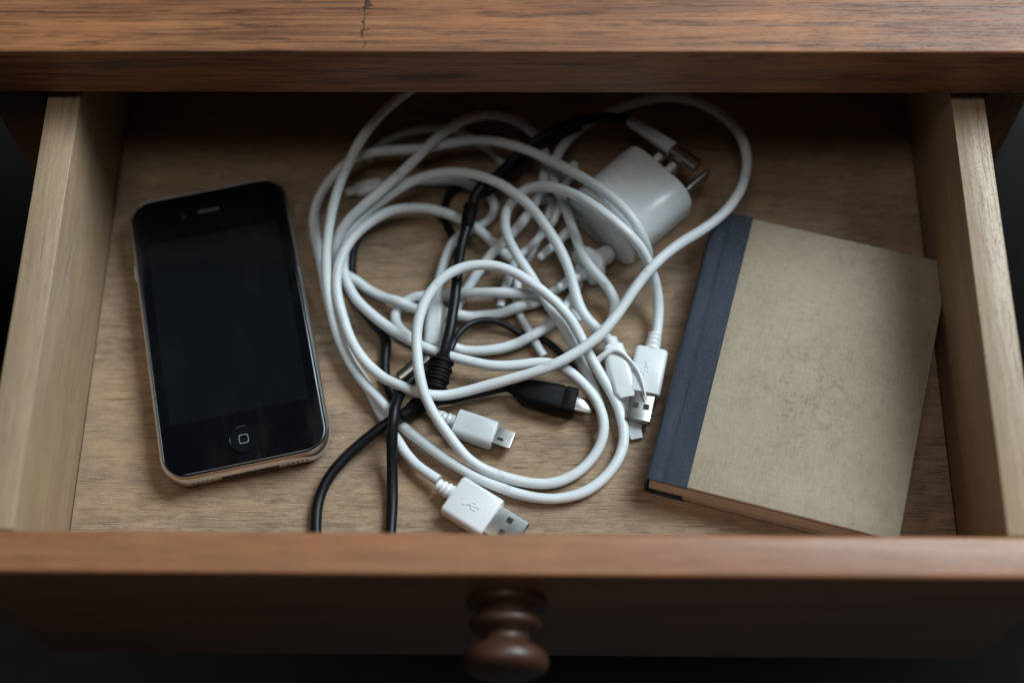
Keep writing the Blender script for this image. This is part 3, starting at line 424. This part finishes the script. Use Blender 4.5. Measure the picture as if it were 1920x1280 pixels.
def cord(name, key, mat, parent, n=2, rfun=None, seg=16):
    r, P = CORDS[key]
    if rfun is None:
        ph_ = len(P) * 0.7
        rfun = lambda s: 1 + 0.022*math.sin(s*len(P)*0.9 + ph_) + 0.015*math.sin(s*len(P)*0.31 + 2*ph_)
    return mesh_obj(name, tube(P, r, n, seg, rfun), mat, parent)
def relief(M, r0, r1, L, parent, mat, rings=3):
    prof = []
    N = rings * 2 + 1
    for k in range(N):
        t = k / N; r = r0 + (r1 - r0) * t
        if k % 2: prof += [(L*t, r*0.86), (L*(t + .6/N), r*0.86)]
        else: prof += [(L*t, r), (L*(t + .6/N), r)]
    prof += [(L, r1)]
    return mesh_obj("strain_relief", lathe(prof, 24, M), mat, parent)
def usb_symbol(M, s, parent, mat):
    """raised trident: stem, arrow head, two branches with a dot and a square"""
    bm = bmesh.new()
    def bar(a, b, w):
        a = Vector((*a, 0)); b = Vector((*b, 0)); t = (b-a).normalized(); n_ = Vector((-t.y, t.x, 0)) * w/2
        lo = [bm.verts.new((M @ (p*s)) * MM) for p in (a-n_, b-n_, b+n_, a+n_)]
        hi = [bm.verts.new((M @ ((p*s) + Vector((0, 0, 0.22)))) * MM) for p in (a-n_, b-n_, b+n_, a+n_)]
        bm.faces.new(hi); bm.faces.new(lo[::-1])
        for k in range(4): bm.faces.new((lo[k], lo[(k+1) % 4], hi[(k+1) % 4], hi[k]))
    def poly(pts):
        lo = [bm.verts.new((M @ (Vector((*p, 0))*s)) * MM) for p in pts]; hi = [bm.verts.new((M @ (Vector((*p, 0))*s + Vector((0, 0, .24)))) * MM) for p in pts]
        bm.faces.new(hi); bm.faces.new(lo[::-1]); n_ = len(pts)
        for k in range(n_): bm.faces.new((lo[k], lo[(k+1) % n_], hi[(k+1) % n_], hi[k]))
    bar((-1, 0), (0.8, 0), .12); poly([(0.72, -.22), (1.15, 0), (0.72, .22)])
    poly([(-1 + .24*math.cos(a*math.pi/6), .24*math.sin(a*math.pi/6)) for a in range(12)])
    bar((-.55, 0), (-.15, .42), .11); bar((-.15, .42), (.2, .42), .11); poly([(.2, .3), (.44, .3), (.44, .54), (.2, .54)])
    bar((-.25, 0), (.1, -.42), .11); bar((.1, -.42), (.4, -.42), .11); poly([(.5 + .15*math.cos(a*math.pi/5), -.42 + .15*math.sin(a*math.pi/5)) for a in range(10)])
    return mesh_obj("usb_symbol", bm, mat, parent, smooth=False)
def usb_a(parent, c_, ang, L, Wd, Hh, z0, shellL, shellW, shellH, mat, holes=True, tilt=0.0):
    d = Vector((math.cos(ang), math.sin(ang), math.sin(tilt)))
    M = frame((c_[0], c_[1], z0 + Hh/2), d)
    hs = mesh_obj("housing", plug_loft(M, [(-L/2, Wd-1.8, Hh-1.8, 1.2), (-L/2+.3, Wd-.7, Hh-.7, 1.6), (-L/2+1, Wd, Hh, 1.9), (L/2-.7, Wd, Hh, 1.9), (L/2-.15, Wd-.5, Hh-.5, 1.7), (L/2, Wd-1.2, Hh-1.2, 1.4)]), mat, parent)
    x0 = L/2 - 0.4; x1 = L/2 + shellL; a, b = shellW/2, shellH/2; t = 0.35
    # metal sleeve, open at the end
    rings = []
    for (x, w_, h_) in ((x0, shellW, shellH), (x1, shellW, shellH), (x1, shellW-2*t, shellH-2*t), (x1-8 if shellL > 9 else x0, shellW-2*t, shellH-2*t)):
        rings.append([(x, y, z) for (y, z) in rrect(w_, h_, 0.5, 3)])
    sh = mesh_obj("metal_shell", loft(rings, True, True, M), M_STEEL, hs)
    if holes:
        for s in (-1, 1):
            bm = box((x0 + shellL*.42, s*shellW*.22 - 1.1, b - .05), (x0 + shellL*.42 + 2.2, s*shellW*.22 + 1.1, b + .04))
            bm.transform(Matrix.Translation(M.translation * MM) @ M.to_3x3().to_4x4()); mesh_obj("slot", bm, M_DARK, hs)
        bm = box((x1 - 7.6, -a + .8, -b + .5), (x1 - .6, a - .8, 0)); bm.transform(Matrix.Translation(M.translation * MM) @ M.to_3x3().to_4x4())
        mesh_obj("contact_tongue", bm, M_WPLAS, hs)
    return M, hs

CG = "white charging cables tangled in the drawer"
# 1: the longest cord, whose plug leans beside the upright pair
c1 = thing("white_cable", "longest white cable, making the two round front loops, its blank plug leaning beside another", "cable", (150, 60, 0), 0, CG)
def local(parent):
    for ch in parent.children_recursive:
        if ch.parent == parent: ch.matrix_parent_inverse = Matrix.Translation(-parent.location)
cord("cord", 'long', M_WHITE, c1)
A = Vector((194.7, 91.5, 6.0)); B = Vector((199.8, 68.6, 5.0)); d = (B - A); L4 = d.length
Mc = frame(A, d)
relief(frame(A - d.normalized()*1.0, d), 2.5, 3.0, 3.5, c1, M_WPLAS, 2)
hs = mesh_obj("housing", plug_loft(Mc, [(1.6, 5.4, 5.0, 1.6), (2.4, 7.4, 6.6, 2.0), (L4*.5, 9.4, 7.4, 2.2), (L4*.9, 8.6, 6.8, 1.8), (L4, 5.6, 5.4, 1.2)]), M_WPLAS, c1)
E_ = Vector((203.6, 54.3, 1.5)); S_ = Vector((200.5, 68.8, 2.6)); Lt = (E_-S_).length
mesh_obj("plug_tongue", plug_loft(frame(S_, E_-S_), [(-1, 6.2, 2.6, .5), (Lt-4, 6.2, 2.4, .5), (Lt-3.9, 5.0, 2.2, .4), (Lt, 4.6, 2.0, .4)], n=2), M_WDUST, hs)
strap = tube([(189.3, 82.7, 8.0), (192.0, 84.6, 9.5), (195.2, 86.1, 10.0), (198.3, 85.1, 10.0), (201.0, 82.5, 9.5), (203.7, 78.6, 9.6), (205.5, 73.9, 9.6), (206.8, 67.2, 8.4)], 1.25, 6, 10, lambda s: 1.0 - 0.75*s)
mesh_obj("loose_strap", strap, M_WPLAS, c1)
local(c1)
# 2: loop at the right, over the corner of the book
c2 = thing("white_cable", "white cable sweeping in a big loop around the wall charger and over the book's corner", "cable", (190, 100, 0), 0, CG)
cord("cord", 'top_loop', M_WHITE, c2); local(c2)
# 3: right USB plug beside the book spine
c3 = thing("white_usb_cable", "white USB cable draped over the wall charger, its plug beside the blue book spine", "cable", (207.9, 78.9, 0), 0, CG)
cord("cord", 'right_usb', M_WHITE, c3)
M3, h3 = usb_a(c3, (207.9, 79.2), math.radians(-101.6), 18.6, 12.2, 7.4, 1.2, 10.5, 9.0, 4.2, M_WPLAS, True, 0.0)
usb_symbol(frame(M3 @ Vector((0, -1.0, 3.68)), M3.to_3x3() @ Vector((1, 0, 0))), 2.6, c3, M_WPLAS)
relief(frame(M3 @ Vector((-15.8, 0, 0.6)), M3.to_3x3() @ Vector((1, 0, 0))), 2.5, 3.2, 6.8, c3, M_WPLAS)
local(c3)
# 4: front USB-A plug by the drawer front
c4 = thing("white_usb_cable", "white USB cable whose square plug with a metal end lies against the drawer front", "cable", (144.3, 26.5, 0), 0, CG)
cord("cord", 'corner_usb', M_WHITE, c4)
M4, h4 = usb_a(c4, (144.3, 26.6), math.radians(-32.5), 17.4, 15.6, 7.2, 0.8, 11.6, 12.0, 4.5, M_WPLAS)
usb_symbol(frame(M4 @ Vector((0.4, -.4, 3.58)), M4.to_3x3() @ Vector((1, 0.25, 0))), 2.9, c4, M_WPLAS)
relief(frame(M4 @ Vector((-15.0, 0.4, 0.4)), M4.to_3x3() @ Vector((1, 0, 0))), 2.5, 3.3, 6.8, c4, M_WPLAS)
local(c4)
# 5: mini plug
c5 = thing("white_mini_usb_cable", "white cable ending in a greyish plug with narrow metal tip, left of the black plug", "cable", (144.6, 56.4, 0), 0, CG)
cord("cord", 'mini_usb', M_WHITE, c5)
M5 = frame((144.6, 56.5, 4.7), (math.cos(math.radians(-20)), math.sin(math.radians(-20)), 0))
h5 = mesh_obj("housing", plug_loft(M5, [(-7.8, 9.0, 5.6, 2.2), (-7.3, 10.2, 6.8, 2.4), (0, 10.4, 7.2, 2.4), (7.0, 10.2, 7.4, 2.2), (7.7, 9.6, 6.8, 2.0), (7.8, 8.6, 6.0, 1.6)]), M_WDUST, c5)
mesh_obj("metal_tip", loft([[(x, y, z) for (y, z) in [(-3.2*s, 1.9*s), (3.2*s, 1.9*s), (3.2*s, -.6*s), (2.1*s, -1.9*s), (-2.1*s, -1.9*s), (-3.2*s, -.6*s)]] for (x, s) in ((7.6, 1), (14.2, 1), (14.6, .93), (14.6, .8), (12.4, .78))], M=M5), M_STEEL, h5)
bm = box((9.2, -1.6, 1.86), (11.4, -.5, 1.96)); bm.transform(Matrix.Translation(M5.translation*MM) @ M5.to_3x3().to_4x4()); mesh_obj("latch_slot", bm, M_DARK, h5)
relief(frame(M5 @ Vector((-14.6, 0, 0)), M5.to_3x3() @ Vector((1, 0, 0))), 2.3, 2.9, 7.0, c5, M_WDUST)
local(c5)
# 6: upright small plug in the middle
c6 = thing("white_cable", "short white cable whose plug points down just left of the black cord", "cable", (128.2, 100.7, 0.0), 0, CG)
cord("cord", 'short_plug', M_WHITE, c6)
A = Vector((129.0, 105.6, 6.5)); B = Vector((128.3, 89.6, 5.5)); M6 = frame(A, B-A); L6 = (B-A).length
h6 = mesh_obj("housing", plug_loft(M6, [(-3.0, 4.6, 4.4, 2.0), (-1, 4.9, 4.8, 2.0), (0, 6.6, 5.6, 2.2), (1.2, 7.4, 6.2, 2.4), (L6*.6, 7.6, 6.4, 2.4), (L6-1, 6.6, 5.8, 2.0), (L6, 4.4, 4.0, 1.4)]), M_WPLAS, c6)
A = Vector((125.9, 86.8, 4.0)); B = Vector((115.8, 78.2, 2.6)); M6b = frame(A, B-A)
mesh_obj("metal_tip", plug_loft(M6b, [(0, 5.6, 2.6, .6), (5, 5.6, 2.6, .6), (5.1, 3.4, 2.0, .4), (13.5, 3.2, 1.7, .4)], n=2), M_STEEL, c6)
A = Vector((104.8, 160.0, 4.0)); B = Vector((91.4, 157.0, 3.0)); M6c = frame(A, B-A)
mesh_obj("end_plug", plug_loft(M6c, [(-1, 4.4, 4.2, 2), (0, 5.6, 5, 2), (6, 6.2, 5.4, 2), (9, 5.4, 5, 2), (9.4, 3.6, 3, 1.2), (13.5, 3.4, 2.8, 1.1)]), M_WPLAS, c6)
local(c6)
for key, lab, loc in (('low_loop', "white cable making the small flat loop beneath the black forked cord", (170, 90, 0)),
                      ('thin_back', "thin white cable running straight through the heart of the tangle", (180, 110, 0)),
                      ('tangle_slant', "thin white cable slanting up through the tangle toward the wall charger's left side", (170, 115, 0)),
                      ('rear_arc', "thin dim white cable arcing flat on the drawer bottom at the back", (120, 175, 0))):
    cc = thing("white_cable", lab, "cable", loc, 0, CG); cord("cord", key, M_WHITE, cc); local(cc)

# ------------------------------------------------------------ wall charger
wc = thing("wall_charger", "chunky glossy white wall charger with metal blades pointing up right", "charger", (202.8, 146.6, 0), math.radians(44))
Mi = Matrix.Identity(4)
def body(x0, x1, w, h, zc, rc):
    st = [(x0, w-2.2, h-2.2, rc-1.1), (x0+.3, w-.9, h-.9, rc-.45), (x0+1.1, w, h, rc), (x1-1.1, w, h, rc), (x1-.3, w-.9, h-.9, rc-.45), (x1, w-2.4, h-2.4, rc-1.2)]
    return loft([[(x, y, z + zc) for (y, z) in rrect(w_, h_, r_, 12)] for (x, w_, h_, r_) in st])
wb = mesh_obj("housing", body(-13.4, 16.0, 34.5, 23.0, 12.2, 9.8), M_WPLAS, wc)
mesh_obj("end_cap", body(-16.6, -13.75, 34.3, 22.8, 12.2, 9.7), M_WPLAS, wc)
mesh_obj("seam", body(-14.6, -12.0, 33.2, 21.7, 12.2, 9.2), M_WDUST, wc)
def blade(x0, x1, y, z, w, h):
    return loft([[(x, y + a, z + b) for (a, b) in rrect(w_, h_, min(w_, h_)*.3, 3)] for (x, w_, h_) in ((x0, w, h), (x1-1.2, w, h), (x1, w*.5, h*.6))])
mesh_obj("metal_blade", blade(15.8, 31, -11.4, 14, 1.6, 6.4), M_STEEL, wb)
mesh_obj("metal_blade", blade(15, 29, 5.4, 14, 1.6, 6.4), M_STEEL, wb)
mesh_obj("metal_blade", blade(15, 29, -1.6, 16, 1.6, 6.4), M_STEEL, wb)
for yy in (5.4, -1.6): mesh_obj("blade_shine", blade(15.9, 22.5, yy, 15.2 if yy > 0 else 16.4, 3.0, 7.4), M_WPLAS, wb)  # white pieces added to stand in for the shine on the blades
mesh_obj("rating_print", box((-16.68, 2.0, 8), (-16.6, 8.0, 9.0)), M_GREY, wb)
mesh_obj("rating_print", box((-16.68, -1.0, 6), (-16.6, 7.0, 6.6)), M_GREY, wb)
# ------------------------------------------------------------ two-pin plug
wp = thing("two_pin_plug", "small white two-pin plug half hidden under the cables in front of the wall charger", "plug", (188.1, 130.8, 0.0), 0)
A = Vector((194.0, 128.5, 6.0)); B = Vector((183.8, 121.6, 6.0)); M7 = frame(A, B-A); D7 = (B-A).length
pb = mesh_obj("housing", plug_loft(M7, [(-1.5, 5.2, 6, 2.4), (0, 6.4, 7.4, 2.8), (4, 7.0, 8.0, 3.0), (6, 14.0, 8.4, 3.2), (11, 15.0, 8.4, 3.2), (12, 13.8, 7.6, 2.8)]), M_WPLAS, wp)
for (p, q) in (((178.9, 136.6, 9.0), (167.7, 124.1, 10.5)), ((185.7, 119.6, 8.0), (174.8, 112.2, 9.0))):
    Mx = frame(p, Vector(q) - Vector(p)); Lx = (Vector(q) - Vector(p)).length
    mesh_obj("pin", lathe([(-3, 1.9), (Lx*.45, 1.9), (Lx*.46, 1.6), (Lx - 1, 1.6), (Lx-.2, 1.2), (Lx, .5)], 20, Mx), M_WPLAS, pb)
local(wp)

# ------------------------------------------------------------ black cable
b1 = thing("black_forked_cable", "black cable that forks at a ribbed joint under the white loops", "cable", (129.0, 76.4, 0.0), 0)
for key in ('black_main', 'black_twin', 'black_left', 'black_down'): cord("cord", key, M_BLACK, b1)
cord('cord', 'dark_strand', M_BLACK, b1)  # low dark strand filling a dark shape in the tangle
for key in ('black_arc', 'black_micro'): cord("thin_cord", key, M_BLACK, b1)
cord("cord", 'black_under', M_BLACK, b1)
A = Vector((132.5, 83.7, 9.0)); B = Vector((129.1, 69.5, 7.0)); M8 = frame(A, B-A); L8 = (B-A).length
prof = [(-1.0, 2.3), (0, 2.7), (1.2, 2.8), (1.3, 3.4)]
x = 1.4
while x < L8 - 3: q_ = 0.35*math.sin(x*1.7); prof += [(x, 4.3+q_), (x+.9, 4.5+q_), (x+1.1, 4.1+q_), (x+1.3, 4.1+q_)]; x += 1.45
prof += [(L8-2.6, 3.9), (L8-1.2, 3.6), (L8, 2.4)]
mesh_obj("fork_joint", lathe(prof, 26, M8), M_BPLAS, b1)
A = Vector((128.0, 67.4, 7.0)); B = Vector((117.9, 59.9, 9.0)); M9 = frame(A, B-A); L9 = (B-A).length
mesh_obj("fork_joint", plug_loft(M9, [(-1, 4, 4, 1.5), (0, 5.8, 5, 1.8), (L9*.55, 6.4, 5.4, 1.8), (L9*.6, 5.4, 4.8, 2), (L9*.68, 5.4, 4.8, 2), (L9*.7, 4.6, 4.4, 2), (L9, 4.3, 4.3, 2)]), M_BPLAS, b1)
A = Vector((141.5, 144.3, 14.2)); B = Vector((140.2, 136.2, 13.5)); M10 = frame(A, B-A); 
mesh_obj("ferrule", lathe([(-1, 2.4), (0, 2.9), ((B-A).length, 2.6), ((B-A).length+.4, 2.1)], 22, M10), M_BPLAS, b1)
A = Vector((161.5, 71.6, 5.0)); B = Vector((181.4, 66.8, 4.6)); M11 = frame(A, B-A); L11 = (B-A).length
bp = mesh_obj("micro_plug", plug_loft(M11, [(-6, 2.6, 2.6, 1.2), (-3, 4.2, 3.4, 1.5), (0, 8.2, 6.2, 2.2), (1.2, 9.6, 7.2, 2.4), (L11*.72, 11, 8.0, 2.6), (L11*.74, 10.4, 7.4, 2.4), (L11*.78, 10.4, 7.4, 2.4), (L11*.8, 11, 8, 2.4), (L11-.6, 10.6, 7.6, 2.0), (L11, 9.4, 6.6, 1.6)]), M_BPLAS, b1)
mesh_obj("metal_tip", plug_loft(M11, [(L11-.3, 5.6, 2.6, .5), (L11+6.0, 5.6, 2.6, .5), (L11+6.3, 5.0, 2.2, .4)], n=2), M_STEEL, bp)
A = Vector((203.1, 177.7, 22.5)); B = Vector((227.7, 156.0, 25.0)); M12 = frame(A, B-A); L12 = (B-A).length
sp_ = mesh_obj("grey_plug", plug_loft(M12, [(-1, 3.6, 3.6, 1.6), (0, 4.4, 4.2, 1.8), (L12*.35, 5.0, 4.2, 1.4), (L12*.62, 5.2, 4.0, 1.0)]), M_WDUST, b1)
mesh_obj("metal_shell", plug_loft(M12, [(L12*.6, 4.6, 3.4, .6), (L12-.3, 4.6, 3.4, .6), (L12, 4.0, 2.8, .5)], n=2), M_STEEL, sp_)
local(b1)
